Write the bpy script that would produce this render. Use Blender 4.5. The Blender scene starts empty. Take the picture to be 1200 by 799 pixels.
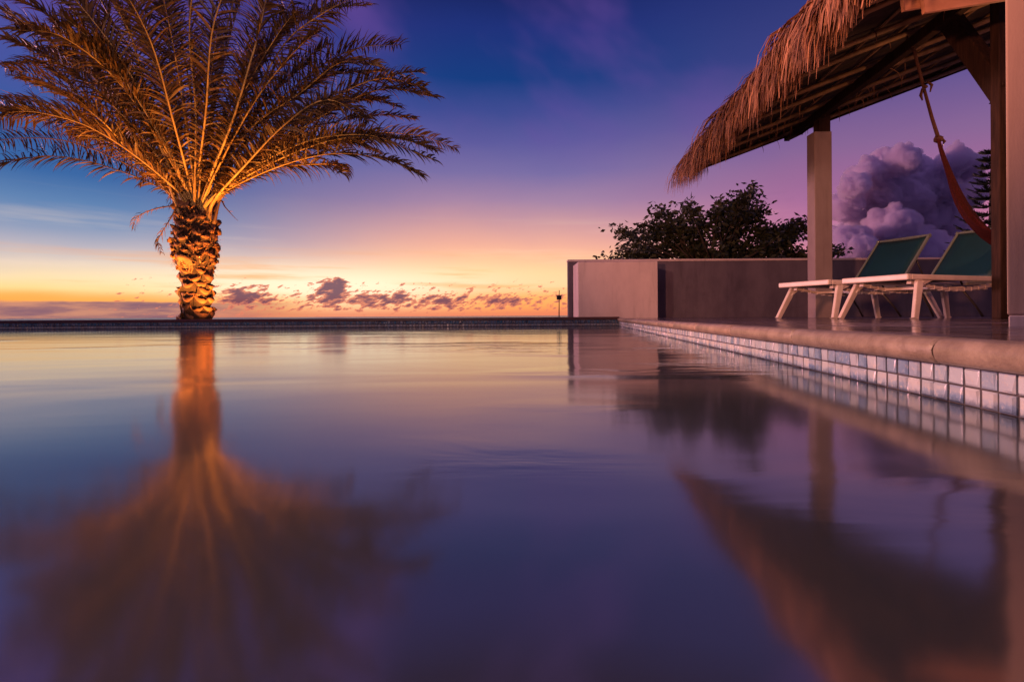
import bpy, bmesh, math, random
from mathutils import Vector, Matrix
R = math.radians
scn = bpy.context.scene
COL = scn.collection
rnd = random.Random(7)

# ---------------------------------------------------------------- camera frame
H = 0.22                 # eye height above the pool water (water z = 0)
F = 600.0                # focal length in photo pixels (1200 wide)
V0 = 369.9               # horizon row at mid-frame
ROLL = 0.0062
DECK = 0.1565
LIP = 0.185
def P(u, v, Y):
    du, dv = u - 600.0, V0 - v
    x, y = du + ROLL * dv, dv - ROLL * du
    return Vector((x / F * Y, Y, H + y / F * Y))
def srgb(r, g, b):
    def f(c):
        c /= 255.0
        return c / 12.92 if c <= 0.04045 else ((c + 0.055) / 1.055) ** 2.4
    return (f(r), f(g), f(b), 1.0)

# ---------------------------------------------------------------- helpers
def tag(o, label=None, cat=None, group=None, kind=None):
    if label: o['label'] = label
    if cat: o['category'] = cat
    if group: o['group'] = group
    if kind: o['kind'] = kind
    return o
def empty(name, loc=(0, 0, 0), rz=0.0):
    o = bpy.data.objects.new(name, None)
    o.location = loc; o.rotation_euler = (0, 0, rz); o.empty_display_size = 0.2
    COL.objects.link(o); return o
class MB:
    def __init__(s): s.v = []; s.f = []; s.m = []; s.sm = []
    def add(s, verts, faces, mi=0, smooth=False):
        n = len(s.v); s.v.extend([tuple(p) for p in verts])
        for f in faces:
            s.f.append(tuple(i + n for i in f)); s.m.append(mi); s.sm.append(smooth)
    def box(s, a, b, mi=0):
        x0, y0, z0 = a; x1, y1, z1 = b
        s.add([(x0,y0,z0),(x1,y0,z0),(x1,y1,z0),(x0,y1,z0),(x0,y0,z1),(x1,y0,z1),(x1,y1,z1),(x0,y1,z1)],
              [(0,3,2,1),(4,5,6,7),(0,1,5,4),(1,2,6,5),(2,3,7,6),(3,0,4,7)], mi)
    def beam(s, p, q, w, h, up=(0,0,1), mi=0, w2=None, h2=None):
        p = Vector(p); q = Vector(q); t = (q - p).normalized(); up = Vector(up)
        sd = t.cross(up).normalized(); up = sd.cross(t).normalized()
        w2 = w if w2 is None else w2; h2 = h if h2 is None else h2
        vs = []
        for c, ww, hh in ((p, w, h), (q, w2, h2)):
            for a, b in ((-1,-1),(1,-1),(1,1),(-1,1)):
                vs.append(c + sd * a * ww / 2 + up * b * hh / 2)
        s.add(vs, [(0,3,2,1)[::-1],(4,5,6,7)[::-1],(0,1,5,4),(1,2,6,5),(2,3,7,6),(3,0,4,7)], mi)
    def tube(s, pts, rad, n=8, mi=0, smooth=True, ref=(0.13,0.21,0.97)):
        pts = [Vector(p) for p in pts]
        if not hasattr(rad, '__len__'): rad = [rad] * len(pts)
        vs = []
        for i, p in enumerate(pts):
            t = (pts[min(i+1, len(pts)-1)] - pts[max(i-1, 0)]).normalized()
            r0 = Vector(ref)
            if abs(t.dot(r0)) > 0.95: r0 = Vector((1, 0.1, 0.05))
            a = t.cross(r0).normalized(); b = t.cross(a)
            for k in range(n):
                th = 2 * math.pi * k / n
                vs.append(p + (a * math.cos(th) + b * math.sin(th)) * rad[i])
        fs = []
        for i in range(len(pts)-1):
            for k in range(n):
                k2 = (k+1) % n
                fs.append((i*n+k, i*n+k2, (i+1)*n+k2, (i+1)*n+k))
        fs.append(tuple(range(n))[::-1]); fs.append(tuple(range((len(pts)-1)*n, len(pts)*n)))
        s.add(vs, fs, mi, smooth)
    def build(s, name, mats, parent=None, bevel=0.0, seg=2):
        me = bpy.data.meshes.new(name)
        me.from_pydata(s.v, [], s.f)
        if not isinstance(mats, (list, tuple)): mats = [mats]
        for m in mats: me.materials.append(m)
        me.polygons.foreach_set('material_index', s.m)
        me.polygons.foreach_set('use_smooth', s.sm)
        me.update()
        o = bpy.data.objects.new(name, me); COL.objects.link(o)
        if parent: o.parent = parent
        if bevel:
            b = o.modifiers.new('bevel', 'BEVEL'); b.width = bevel; b.segments = seg; b.limit_method = 'ANGLE'
        return o

# ---- node expression helper
class E:
    def __init__(s, nt, sock): s.nt = nt; s.k = sock
    def _m(s, op, *a):
        n = s.nt.nodes.new('ShaderNodeMath'); n.operation = op
        for i, x in enumerate((s,) + a):
            if isinstance(x, E): s.nt.links.new(x.k, n.inputs[i])
            else: n.inputs[i].default_value = float(x)
        return E(s.nt, n.outputs[0])
    def __add__(s, o): return s._m('ADD', o)
    def __sub__(s, o): return s._m('SUBTRACT', o)
    def __mul__(s, o): return s._m('MULTIPLY', o)
    def __truediv__(s, o): return s._m('DIVIDE', o)
    def f(s, op, *a): return s._m(op, *a)
    def clamp(s): return s._m('MAXIMUM', 0.0)._m('MINIMUM', 1.0)
    def step(s, a, b):        # smoothstep a..b
        n = s.nt.nodes.new('ShaderNodeMapRange'); n.interpolation_type = 'SMOOTHSTEP'
        s.nt.links.new(s.k, n.inputs[0]); n.inputs[1].default_value = a; n.inputs[2].default_value = b
        return E(s.nt, n.outputs[0])
def comb(nt, x, y, z=0.0):
    n = nt.nodes.new('ShaderNodeCombineXYZ')
    for i, a in enumerate((x, y, z)):
        if isinstance(a, E): nt.links.new(a.k, n.inputs[i])
        else: n.inputs[i].default_value = a
    return n.outputs[0]
def noise(nt, vec, scale=1.0, detail=4.0, rough=0.55, dist=0.0, col=False):
    n = nt.nodes.new('ShaderNodeTexNoise'); n.noise_dimensions = '3D'
    if vec is not None: nt.links.new(vec, n.inputs['Vector'])
    n.inputs['Scale'].default_value = scale; n.inputs['Detail'].default_value = detail
    n.inputs['Roughness'].default_value = rough; n.inputs['Distortion'].default_value = dist
    return n.outputs['Color'] if col else E(nt, n.outputs[0])
def ramp(nt, fac, stops, interp='LINEAR'):
    n = nt.nodes.new('ShaderNodeValToRGB'); cr = n.color_ramp; cr.interpolation = interp
    while len(cr.elements) < len(stops): cr.elements.new(0.5)
    for e, (p, c) in zip(cr.elements, stops): e.position = p; e.color = c
    nt.links.new(fac.k, n.inputs[0]); return n.outputs[0]
def mix(nt, fac, a, b, mode='MIX'):
    n = nt.nodes.new('ShaderNodeMix'); n.data_type = 'RGBA'; n.blend_type = mode
    if isinstance(fac, E): nt.links.new(fac.k, n.inputs[0])
    else: n.inputs[0].default_value = fac
    for i, x in ((6, a), (7, b)):
        if isinstance(x, (tuple, list)): n.inputs[i].default_value = x
        else: nt.links.new(x, n.inputs[i])
    return n.outputs[2]

def pmat(name, c1, c2=None, rough=0.6, scale=4.0, bump=0.0, bscale=40.0, spec=0.5, island=False, stretch=(1,1,1),
         trans=0.0, metal=0.0, detail=5.0, coat=0.0):
    m = bpy.data.materials.new(name); m.use_nodes = True; nt = m.node_tree
    b = nt.nodes['Principled BSDF']
    tc = nt.nodes.new('ShaderNodeTexCoord'); mp = nt.nodes.new('ShaderNodeMapping')
    nt.links.new(tc.outputs['Object'], mp.inputs[0]); mp.inputs['Scale'].default_value = stretch
    v = mp.outputs[0]
    c1 = tuple(c1) + (1,) if len(c1) == 3 else c1
    if c2 is None: c2 = tuple(x * 0.75 for x in c1[:3])
    c2 = tuple(c2) + (1,) if len(c2) == 3 else c2
    fac = noise(nt, v, scale, detail, 0.6).step(0.3, 0.7)
    if island:
        g = nt.nodes.new('ShaderNodeNewGeometry')
        fac = fac * 0.35 + E(nt, g.outputs['Random Per Island']) * 0.65
    c = mix(nt, fac, c1, c2)
    nt.links.new(c, b.inputs['Base Color'])
    b.inputs['Roughness'].default_value = rough; b.inputs['Metallic'].default_value = metal
    b.inputs['Specular IOR Level'].default_value = spec
    b.inputs['Coat Weight'].default_value = coat
    if bump:
        n = noise(nt, v, bscale, 5, 0.6); bp = nt.nodes.new('ShaderNodeBump')
        bp.inputs['Strength'].default_value = bump; bp.inputs['Distance'].default_value = 0.01
        nt.links.new(n.k, bp.inputs['Height']); nt.links.new(bp.outputs[0], b.inputs['Normal'])
    if trans:
        tr = nt.nodes.new('ShaderNodeBsdfTranslucent'); nt.links.new(c, tr.inputs[0])
        ms = nt.nodes.new('ShaderNodeMixShader'); ms.inputs[0].default_value = trans
        nt.links.new(b.outputs[0], ms.inputs[1]); nt.links.new(tr.outputs[0], ms.inputs[2])
        nt.links.new(ms.outputs[0], nt.nodes['Material Output'].inputs[0])
    return m

# ---------------------------------------------------------------- world: dusk sky
w = bpy.data.worlds.new('World'); scn.world = w; w.use_nodes = True
nt = w.node_tree; nt.nodes.clear()
tc = nt.nodes.new('ShaderNodeTexCoord'); sp = nt.nodes.new('ShaderNodeSeparateXYZ')
nt.links.new(tc.outputs['Generated'], sp.inputs[0])
dx, dy, dz = (E(nt, sp.outputs[i]) for i in range(3))
hyp = (dx * dx + dy * dy).f('SQRT').f('MAXIMUM', 0.02)
az = dx.f('ARCTAN2', dy)                       # 0 = straight out over the sea
te = dz / hyp                                  # tangent of elevation
dn = comb(nt, dx, dy, dz)
wob = noise(nt, comb(nt, az * 2.2, te * 5.0), 1.0, 4, 0.55)
tt = te + (wob - 0.5) * 0.05
def rp(stops):
    return ramp(nt, (tt / 0.9).clamp(), [(t / 0.9, srgb(*c)) for t, c in stops], 'LINEAR')
left = rp([(0.0,(238,160,100)),(0.03,(249,178,92)),(0.043,(251,206,132)),(0.061,(240,210,162)),(0.086,(214,194,180)),(0.112,(174,168,180)),
           (0.145,(124,144,178)),(0.175,(94,128,174)),(0.215,(60,104,164)),(0.26,(54,96,162)),(0.36,(66,86,160)),(0.48,(90,72,154)),(0.7,(26,28,78)),(0.9,(14,16,48))])
cent = rp([(0.0,(240,130,84)),(0.03,(255,174,98)),(0.055,(255,206,150)),(0.082,(254,202,146)),(0.112,(247,184,146)),(0.142,(230,168,150)),(0.182,(203,152,158)),
           (0.222,(168,134,167)),(0.28,(124,112,166)),(0.34,(94,92,158)),(0.40,(62,76,146)),(0.46,(24,62,130)),(0.56,(32,50,122)),(0.7,(20,24,70)),(0.9,(13,15,46))])
right = rp([(0.0,(236,140,130)),(0.05,(232,140,142)),(0.10,(216,128,148)),(0.14,(190,116,150)),(0.20,(164,106,152)),
            (0.27,(138,102,150)),(0.35,(104,86,146)),(0.45,(62,66,132)),(0.6,(38,50,112)),(0.75,(22,24,66)),(0.9,(14,16,46))])
c = mix(nt, az.step(-0.70, -0.08), left, cent)
c = mix(nt, az.step(0.05, 0.58), c, right)
# violet veils across the upper sky
veil = noise(nt, comb(nt, az * 2.6 + 3.1, te * 3.2 + az * 1.6), 1.0, 4, 0.5).step(0.45, 0.72) * te.step(0.22, 0.42) * az.f('ABSOLUTE').step(1.4, 0.6)
c = mix(nt, veil * 0.55, c, srgb(112, 78, 160))
# bright afterglow where the sun went down
gx = (az + 0.32) / 0.30; gy = (te - 0.056) / 0.038
glow = (gx * gx + gy * gy).f('MULTIPLY', -1.0).f('EXPONENT')
c = mix(nt, glow * 0.8, c, (1.12, 0.92, 0.66, 1.0))
gx = (az + 0.02) / 0.16; gy = (te - 0.028) / 0.028
c = mix(nt, (gx * gx + gy * gy).f('MULTIPLY', -1.0).f('EXPONENT') * 0.5, c, srgb(255, 160, 60))
# thin high streaks
st = noise(nt, comb(nt, az * 3.0 + 5.0, te * 46.0), 1.0, 5, 0.55)
stm = st.step(0.50, 0.70) * te.step(0.015, 0.04) * te.step(0.14, 0.07) * az.f('ABSOLUTE').step(1.2, 0.5)
c = mix(nt, stm * 0.62, c, srgb(244, 158, 78))
st2 = noise(nt, comb(nt, az * 2.4 + 9.0, te * 30.0 + 2.0), 1.0, 5, 0.55)
c = mix(nt, st2.step(0.52, 0.75) * te.step(0.03, 0.06) * te.step(0.22, 0.10) * 0.28, c, srgb(255, 224, 190))
# mauve bank low on the left
bn = noise(nt, comb(nt, az * 9.0, te * 60.0), 1.0, 5, 0.6)
edge = te + (bn - 0.5) * 0.010
bank = edge.step(0.0275, 0.0235) * az.step(-0.34, -0.56)
bcol = mix(nt, bn.step(0.36, 0.66), srgb(118, 86, 108), srgb(190, 130, 112))
rim = edge.step(0.046, 0.027) * az.step(-0.30, -0.5)
c = mix(nt, rim * 0.65, c, srgb(250, 160, 62))
c = mix(nt, bank * 0.92, c, bcol)
# low pink haze above the sea on the right part
hz = te.step(0.020, 0.002) * az.step(-0.62, -0.45) * az.step(0.9, 0.2)
c = mix(nt, hz * 0.45, c, srgb(206, 110, 96))
# small cumulus along the horizon
def puff(u, v, su, sv):
    a = math.atan((u - 600) / F); t = (V0 - v) / F * math.cos(a)
    x = (az - a) / (su / F); y = (te - t) / (sv / F)
    return (x * x + y * y).f('MULTIPLY', -1.0).f('EXPONENT')
cn = noise(nt, comb(nt, az * 62.0 - te * 70.0, te * 120.0), 1.0, 9, 0.62)
belt = te.step(0.004, 0.016) * te.step(0.062, 0.028) * az.step(-0.60, -0.44) * az.step(0.30, 0.12)
dens = cn + belt * 0.080
for q in ((386,340,15,13),(398,330,9,8),(286,345,19,9),(440,350,28,8),(520,352,24,8),(590,352,24,6),(470,347,8,7),(4,362,20,6)):
    dens = dens + puff(*q) * (0.27 if q[0] in (386, 398, 286) else 0.17)
dens = dens + (te.step(0.062, 0.09) + te.step(0.0, -0.01)) * -0.4 + az.step(0.25, 0.5) * -0.4 + az.step(-0.62, -0.9) * -0.4
cm = dens.step(0.585, 0.635)
core = dens.step(0.60, 0.80)
ccol = mix(nt, core, srgb(226, 128, 98), srgb(104, 58, 84))
c = mix(nt, cm * 0.92, c, ccol)
# loose rose and mauve bands low on the right
rb = noise(nt, comb(nt, az * 7.0, te * 26.0 + 4.0), 1.0, 6, 0.58)
c = mix(nt, rb.step(0.48, 0.64) * az.step(0.40, 0.52) * te.step(0.26, 0.14) * 0.55, c, srgb(132, 88, 128))
c = mix(nt, rb.step(0.44, 0.32) * az.step(0.40, 0.52) * te.step(0.24, 0.12) * 0.5, c, srgb(236, 160, 156))
bst = te.step(0.24, 0.10) * te.step(-0.01, 0.0) * 0.16 + 1.0
mv = nt.nodes.new('ShaderNodeVectorMath'); mv.operation = 'SCALE'; nt.links.new(c, mv.inputs[0]); nt.links.new(bst.k, mv.inputs['Scale']); c = mv.outputs[0]
# behind the viewer: plain dim dusk
c = mix(nt, te.step(1.2, 2.2), c, srgb(124, 102, 160))
c = mix(nt, dy.step(0.15, -0.45), c, srgb(94, 76, 118))
# below the horizon
c = mix(nt, te.step(-0.002, -0.03), c, srgb(70, 50, 66))
bg = nt.nodes.new('ShaderNodeBackground'); nt.links.new(c, bg.inputs[0]); bg.inputs[1].default_value = 1.0
wo = nt.nodes.new('ShaderNodeOutputWorld'); nt.links.new(bg.outputs[0], wo.inputs[0])

# ---------------------------------------------------------------- materials
M = {}
M['stone'] = pmat('coping_stone', (0.30, 0.235, 0.18), (0.19, 0.145, 0.11), 0.42, 14, 0.35, 60)
M['deck'] = pmat('deck_tile', (0.15, 0.115, 0.12), (0.09, 0.07, 0.08), 0.16, 3.0, 0.06, 25, spec=0.6)
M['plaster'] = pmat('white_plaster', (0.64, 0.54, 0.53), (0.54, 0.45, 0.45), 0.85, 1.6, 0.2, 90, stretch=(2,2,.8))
M['plaster_shaded'] = pmat('shaded_plaster', (0.135, 0.115, 0.15), (0.085, 0.072, 0.10), 0.85, 1.4, 0.2, 90, stretch=(1.6,1.6,.7))  # garden wall: base colour darkened to carry the shade lying on it
M['plaster_house'] = pmat('cream_plaster', (0.50, 0.36, 0.29), (0.42, 0.30, 0.24), 0.85, 1.2, 0.12, 90)
M['plaster_col'] = pmat('column_plaster', (0.26, 0.215, 0.215), (0.21, 0.17, 0.175), 0.85, 1.5, 0.15, 90)
def weather(m, amt, dark):
    nt = m.node_tree; bs = nt.nodes['Principled BSDF']; src = bs.inputs['Base Color'].links[0].from_socket
    t = nt.nodes.new('ShaderNodeTexCoord'); mp = nt.nodes.new('ShaderNodeMapping'); mp.inputs['Scale'].default_value = (5, 5, .55)
    nt.links.new(t.outputs['Object'], mp.inputs[0])
    st = noise(nt, mp.outputs[0], 1.3, 6, .65).step(.52, .78)
    bl = noise(nt, t.outputs['Object'], 2.3, 6, .7).step(.55, .75)
    nt.links.new(mix(nt, (st + bl * .6).clamp() * amt, src, dark), bs.inputs['Base Color'])
weather(M['plaster'], .40, (.24, .20, .20, 1)); weather(M['plaster_shaded'], .6, (.05, .042, .055, 1))
weather(M['plaster_col'], .5, (.12, .095, .095, 1)); weather(M['plaster_house'], .45, (.26, .18, .14, 1))
M['grout'] = pmat('grout', (0.07, 0.06, 0.07), (0.04, 0.036, 0.04), 0.8, 20)
M['lip'] = pmat('lip_stone', (0.055, 0.02, 0.025), (0.03, 0.012, 0.016), 0.35, 8)
M['wood'] = pmat('dark_timber', (0.042, 0.022, 0.015), (0.018, 0.010, 0.008), 0.75, 5, 0.4, 30, stretch=(6, 6, 0.6), spec=0.15)
M['rafter'] = pmat('pole_timber', (0.34, 0.20, 0.10), (0.10, 0.055, 0.03), 0.65, 3.2, 0.3, 30)
M['plank'] = pmat('pale_plank', (0.66, 0.36, 0.22), (0.52, 0.27, 0.16), 0.6, 4, 0.2, 40, stretch=(0.6, 5, 5))
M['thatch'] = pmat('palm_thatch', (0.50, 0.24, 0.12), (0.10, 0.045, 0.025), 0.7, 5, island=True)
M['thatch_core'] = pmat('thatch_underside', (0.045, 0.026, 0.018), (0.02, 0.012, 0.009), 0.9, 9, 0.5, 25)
M['white'] = pmat('white_resin', (0.66, 0.61, 0.57), (0.54, 0.49, 0.45), 0.4, 5)
M['sling'] = pmat('green_sling', (0.002, 0.034, 0.052), (0.002, 0.026, 0.040), 0.5, 2, 0.3, 300)
M['sling_frame'] = pmat('sling_edge', (0.13, 0.16, 0.15), (0.10, 0.13, 0.12), 0.45, 4)
M['dark_metal'] = pmat('dark_metal', (0.03, 0.027, 0.027), (0.02, 0.018, 0.018), 0.45, 6)
M['rope'] = pmat('rope', (0.08, 0.04, 0.03), (0.045, 0.022, 0.02), 0.9, 60, 0.5, 120, spec=0.1)
M['hammock'] = pmat('red_cloth', (0.05, 0.009, 0.009), (0.025, 0.006, 0.007), 0.9, 12, 0.4, 60, stretch=(8, 8, 1), spec=0.08)
M['leaflet'] = pmat('palm_leaflet', (0.19, 0.105, 0.034), (0.022, 0.017, 0.008), 0.5, 3, island=True, trans=0.18)
M['rachis'] = pmat('palm_rachis', (0.46, 0.33, 0.10), (0.30, 0.20, 0.06), 0.5, 5)
M['dry'] = pmat('dry_frond', (0.10, 0.055, 0.03), (0.05, 0.03, 0.02), 0.7, 5, island=True)
M['scale'] = pmat('palm_leaf_base', (0.26, 0.125, 0.05), (0.06, 0.028, 0.014), 0.7, 7, 0.5, 45, island=True)
M['trunk_dark'] = pmat('palm_fibre', (0.028, 0.015, 0.010), (0.012, 0.008, 0.006), 0.9, 14, 0.6, 40)
M['cut'] = pmat('cut_leaf_base', (0.13, 0.072, 0.032), (0.09, 0.05, 0.022), 0.65, 8, 0.3, 40, stretch=(5, 5, 1))
M['tree_leaf'] = pmat('tree_leaf', (0.055, 0.062, 0.020), (0.02, 0.028, 0.010), 0.5, 2, island=True, trans=0.1)
M['bark'] = pmat('tree_bark', (0.07, 0.05, 0.035), (0.04, 0.03, 0.02), 0.85, 8, 0.5, 30)
M['needle'] = pmat('pine_needle', (0.022, 0.035, 0.018), (0.012, 0.02, 0.010), 0.6, 3, island=True)
M['ground'] = pmat('garden_soil', (0.07, 0.06, 0.04), (0.04, 0.045, 0.025), 0.9, 1.5, 0.5, 12)

def tile_mat(name, a, b, c3, rough):
    m = bpy.data.materials.new(name); m.use_nodes = True; nt = m.node_tree; bs = nt.nodes['Principled BSDF']
    g = nt.nodes.new('ShaderNodeNewGeometry'); rp_ = E(nt, g.outputs['Random Per Island'])
    c = ramp(nt, rp_, [(0.0, a + (1,)), (0.35, b + (1,)), (0.7, c3 + (1,)), (1.0, a + (1,))])
    tcn = nt.nodes.new('ShaderNodeTexCoord')
    n = noise(nt, tcn.outputs['Object'], 55, 5, 0.65)
    c = mix(nt, n.step(0.5, 0.72) * 0.55, c, (0.50, 0.46, 0.42, 1))
    spz = nt.nodes.new('ShaderNodeSeparateXYZ'); nt.links.new(tcn.outputs['Object'], spz.inputs[0])
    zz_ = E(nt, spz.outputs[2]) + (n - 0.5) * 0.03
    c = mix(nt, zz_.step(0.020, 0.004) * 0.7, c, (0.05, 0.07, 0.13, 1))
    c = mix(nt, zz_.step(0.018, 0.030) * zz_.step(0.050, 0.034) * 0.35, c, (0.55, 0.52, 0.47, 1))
    nt.links.new(c, bs.inputs['Base Color']); bs.inputs['Roughness'].default_value = rough
    bp = nt.nodes.new('ShaderNodeBump'); bp.inputs['Strength'].default_value = 0.25; bp.inputs['Distance'].default_value = 0.004
    nt.links.new(n.k, bp.inputs['Height']); nt.links.new(bp.outputs[0], bs.inputs['Normal'])
    return m
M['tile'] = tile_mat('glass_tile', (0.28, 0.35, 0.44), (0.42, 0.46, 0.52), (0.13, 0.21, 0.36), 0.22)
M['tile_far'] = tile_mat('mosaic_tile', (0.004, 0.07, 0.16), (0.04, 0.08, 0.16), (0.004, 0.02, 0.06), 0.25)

# water
def water_mat():
    m = bpy.data.materials.new('pool_water'); m.use_nodes = True; nt = m.node_tree; bs = nt.nodes['Principled BSDF']
    bs.inputs['Base Color'].default_value = (0.030, 0.036, 0.044, 1)
    bs.inputs['IOR'].default_value = 3.3
    tcn = nt.nodes.new('ShaderNodeTexCoord'); mp = nt.nodes.new('ShaderNodeMapping'); mp.inputs['Scale'].default_value = (0.55, 1.5, 1)
    nt.links.new(tcn.outputs['Object'], mp.inputs[0])
    n1 = noise(nt, mp.outputs[0], 0.9, 2, 0.45, 0.5)
    n2 = noise(nt, mp.outputs[0], 5.5, 2, 0.5, 0.2)
    mp3 = nt.nodes.new('ShaderNodeMapping'); mp3.inputs['Scale'].default_value = (0.42, 0.75, 1); mp3.inputs['Location'].default_value = (3.3, 1.7, 0)
    nt.links.new(tcn.outputs['Object'], mp3.inputs[0])
    patch = noise(nt, mp3.outputs[0], 1.0, 2, 0.5).step(0.54, 0.72)
    hgt = n1 + n2 * 0.04 + patch * noise(nt, mp.outputs[0], 3.4, 3, 0.5, 0.8) * 2.2
    bp = nt.nodes.new('ShaderNodeBump'); bp.inputs['Strength'].default_value = 1.0; bp.inputs['Distance'].default_value = 0.005
    nt.links.new(hgt.k, bp.inputs['Height']); nt.links.new(bp.outputs[0], bs.inputs['Normal'])
    bs.inputs['Roughness'].default_value = 0.10
    return m
M['water'] = water_mat()
def sea_mat():
    m = bpy.data.materials.new('sea_water'); m.use_nodes = True; bs = m.node_tree.nodes['Principled BSDF']
    bs.inputs['Base Color'].default_value = (0.03, 0.035, 0.06, 1); bs.inputs['Roughness'].default_value = 0.28
    return m
M['sea'] = sea_mat()

# ---------------------------------------------------------------- setting
mb = MB(); mb.add([(-60000,-3000,-14),(60000,-3000,-14),(60000,60000,-14),(-60000,60000,-14)], [(0,1,2,3)])
tag(mb.build('sea', M['sea']), kind='structure')
# pool edge line (right hand): X = EX + ES*Y at the tile face
ES = 0.118; EX = 0.935
FAR = 10.4
# garden ground behind the pool, falling away to the sea
mb = MB()
rows = [(FAR+0.15,-0.30),(14,-0.30),(30,-0.32),(55,-0.6),(80,-4),(120,-15)]
xs = [-70,-30,-12,0,12,30,70]
vs = [(x, y, z) for y, z in rows for x in xs]
fs = [(i*7+j, i*7+j+1, i*7+j+8, i*7+j+7) for i in range(len(rows)-1) for j in range(6)]
mb.add(vs, fs, 0, True); tag(mb.build('ground', M['ground']), kind='structure')

def ex(y): return EX + ES * y
LX = -18.0
mb = MB(); mb.add([(LX,-2.5,0),(ex(-2.5)+0.02,-2.5,0),(ex(FAR)+0.02,FAR+0.02,0),(LX,FAR+0.02,0)], [(0,1,2,3)])
tag(mb.build('pool_water', M['water']), kind='structure')

edir = Vector((ES, 1, 0)).normalized(); enorm = Vector((1, -ES, 0)).normalized()   # enorm points away from the pool
def tile(mb, c, a, b, n, w, h, t, jit):
    a = a.normalized(); b = b.normalized(); n = n.normalized()
    i = min(w, h) * 0.11
    tl = [t * (1 + jit * (rnd.random() - 0.5)) for _ in range(4)]
    q = [(-1,-1),(1,-1),(1,1),(-1,1)]
    vs = [c + a*x*w/2 + b*y*h/2 for x, y in q]
    vs += [c + a*x*(w/2) + b*y*(h/2) + n*t*0.55 for x, y in q]
    vs += [c + a*x*(w/2-i) + b*y*(h/2-i) + n*tl[k] for k, (x, y) in enumerate(q)]
    fs = [(8,9,10,11)]
    for k in range(4):
        k2 = (k+1) % 4
        fs += [(k,k2,k2+4,k+4),(k+4,k2+4,k2+8,k+8)]
    mb.add(vs, fs)

# near pool edge with coping and two courses of glass tile
pe = tag(empty('pool_edge', (ex(2), 2, 0)), 'long pool edge with rounded stone coping over two courses of glass tile', 'pool edge')
def local(o_empty, obj):      # keep world geometry while parented
    obj.matrix_parent_inverse = Matrix.Translation(-Vector(o_empty.location))
    return obj
mb = MB()
y = -1.6
while y < FAR - 0.03:
    for r in range(2):
        c0 = Vector((ex(y), y, 0.0225 + r * 0.0455)) + enorm * (0.004 + 0.003 * (rnd.random() - 0.5))
        wv = 0.0435 + 0.002 * (rnd.random() - 0.5)
        tile(mb, c0 + edir * 0.0015 * (rnd.random() - 0.5), edir, Vector((0,0,1)), -enorm, wv, 0.0405, 0.007, 0.7)
    y += 0.050
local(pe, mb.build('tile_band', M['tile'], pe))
mb = MB()
a = Vector((ex(-1.6), -1.6, 0)); b = Vector((ex(FAR), FAR, 0))
p = [a + enorm*0.003, b + enorm*0.003, b + enorm*0.058, a + enorm*0.058]
mb.add([v + Vector((0,0,-0.3)) for v in p] + [v + Vector((0,0,0.0935)) for v in p], [(0,1,5,4),(1,2,6,5),(2,3,7,6),(3,0,4,7),(4,5,6,7)])
local(pe, mb.build('grout_wall', M['grout'], pe))
cuts = [-1.6,-1.2,-0.37,0.46,1.29,2.12,2.95,3.78,4.61,5.44,6.27,7.1,7.93,8.76,9.59,FAR]
for y0, y1 in zip(cuts[:-1], cuts[1:]):
    mb = MB(); prof = []
    zc, rr = 0.1237, 0.0325
    for k in range(11):
        th = -math.pi/2 - math.pi * k / 10
        prof.append((-0.014 + math.cos(th) * rr * 0.9 + 0.012, zc + math.sin(th) * rr))
    prof += [(0.060, zc + rr), (0.060, zc - rr)]
    g = 0.0035
    vs = []; n = len(prof)
    for yy, sh in ((y0 + g, 0.004), (y0 + g + 0.006, 0), (y1 - g - 0.006, 0), (y1 - g, 0.004)):
        for d, z in prof:
            z2 = z - sh if z > zc else z + sh
            vs.append(Vector((ex(yy), yy, z2)) + enorm * (d + (sh if d < 0.1 else 0)))
    fs = [tuple(range(n))[::-1], tuple(range(3*n, 4*n))]
    for i in range(3):
        for k in range(n):
            k2 = (k+1) % n
            fs.append((i*n+k, i*n+k2, (i+1)*n+k2, (i+1)*n+k))
    mb.add(vs, fs, 0, False)
    o = mb.build('coping_stone', M['stone'], pe); local(pe, o)
    for pl in o.data.polygons: pl.use_smooth = len(pl.vertices) == 4 and abs(pl.normal.dot(edir)) < 0.3
    o.data.set_sharp_from_angle(angle=R(40))

# overflow edge at the far end
oe = tag(empty('overflow_edge', (-6, FAR, 0)), 'far overflow edge with dark stone lip over small mosaic tiles', 'pool edge')
mb = MB(); x = LX
while x < ex(FAR) - 0.03:
    for r in range(2):
        c0 = Vector((x, FAR + 0.004, 0.032 + r * 0.0635))
        tile(mb, c0, Vector((1,0,0)), Vector((0,0,1)), Vector((0,-1,0)), 0.056, 0.056, 0.008, 0.6)
    x += 0.0635
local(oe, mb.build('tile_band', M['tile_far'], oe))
mb = MB(); mb.box((LX, FAR+0.003, -0.4), (ex(FAR)+0.02, FAR+0.22, 0.129))
local(oe, mb.build('grout_wall', M['grout'], oe))
mb = MB(); mb.box((LX, FAR-0.014, 0.1295), (ex(FAR)+0.02, FAR+0.23, LIP))
local(oe, mb.build('lip', M['lip'], oe, 0.008))

# deck
mb = MB()
d0 = -2.0
a = Vector((ex(d0), d0, 0)) + enorm*0.063; b = Vector((ex(10.63), 10.63, 0)) + enorm*0.063
top = DECK - 0.0005
pts = [a, Vector((14, d0, 0)), Vector((14, 12.2, 0)), Vector((ex(10.63)+0.15, 12.2, 0)), b]
n = len(pts)
mb.add([Vector((q.x,q.y,top)) for q in pts] + [Vector((q.x,q.y,-0.4)) for q in pts],
       [tuple(range(n))] + [(i, i+n, (i+1)%n+n, (i+1)%n) for i in range(n)])
deck = mb.build('deck', M['deck']); tag(deck, kind='structure')
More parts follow.
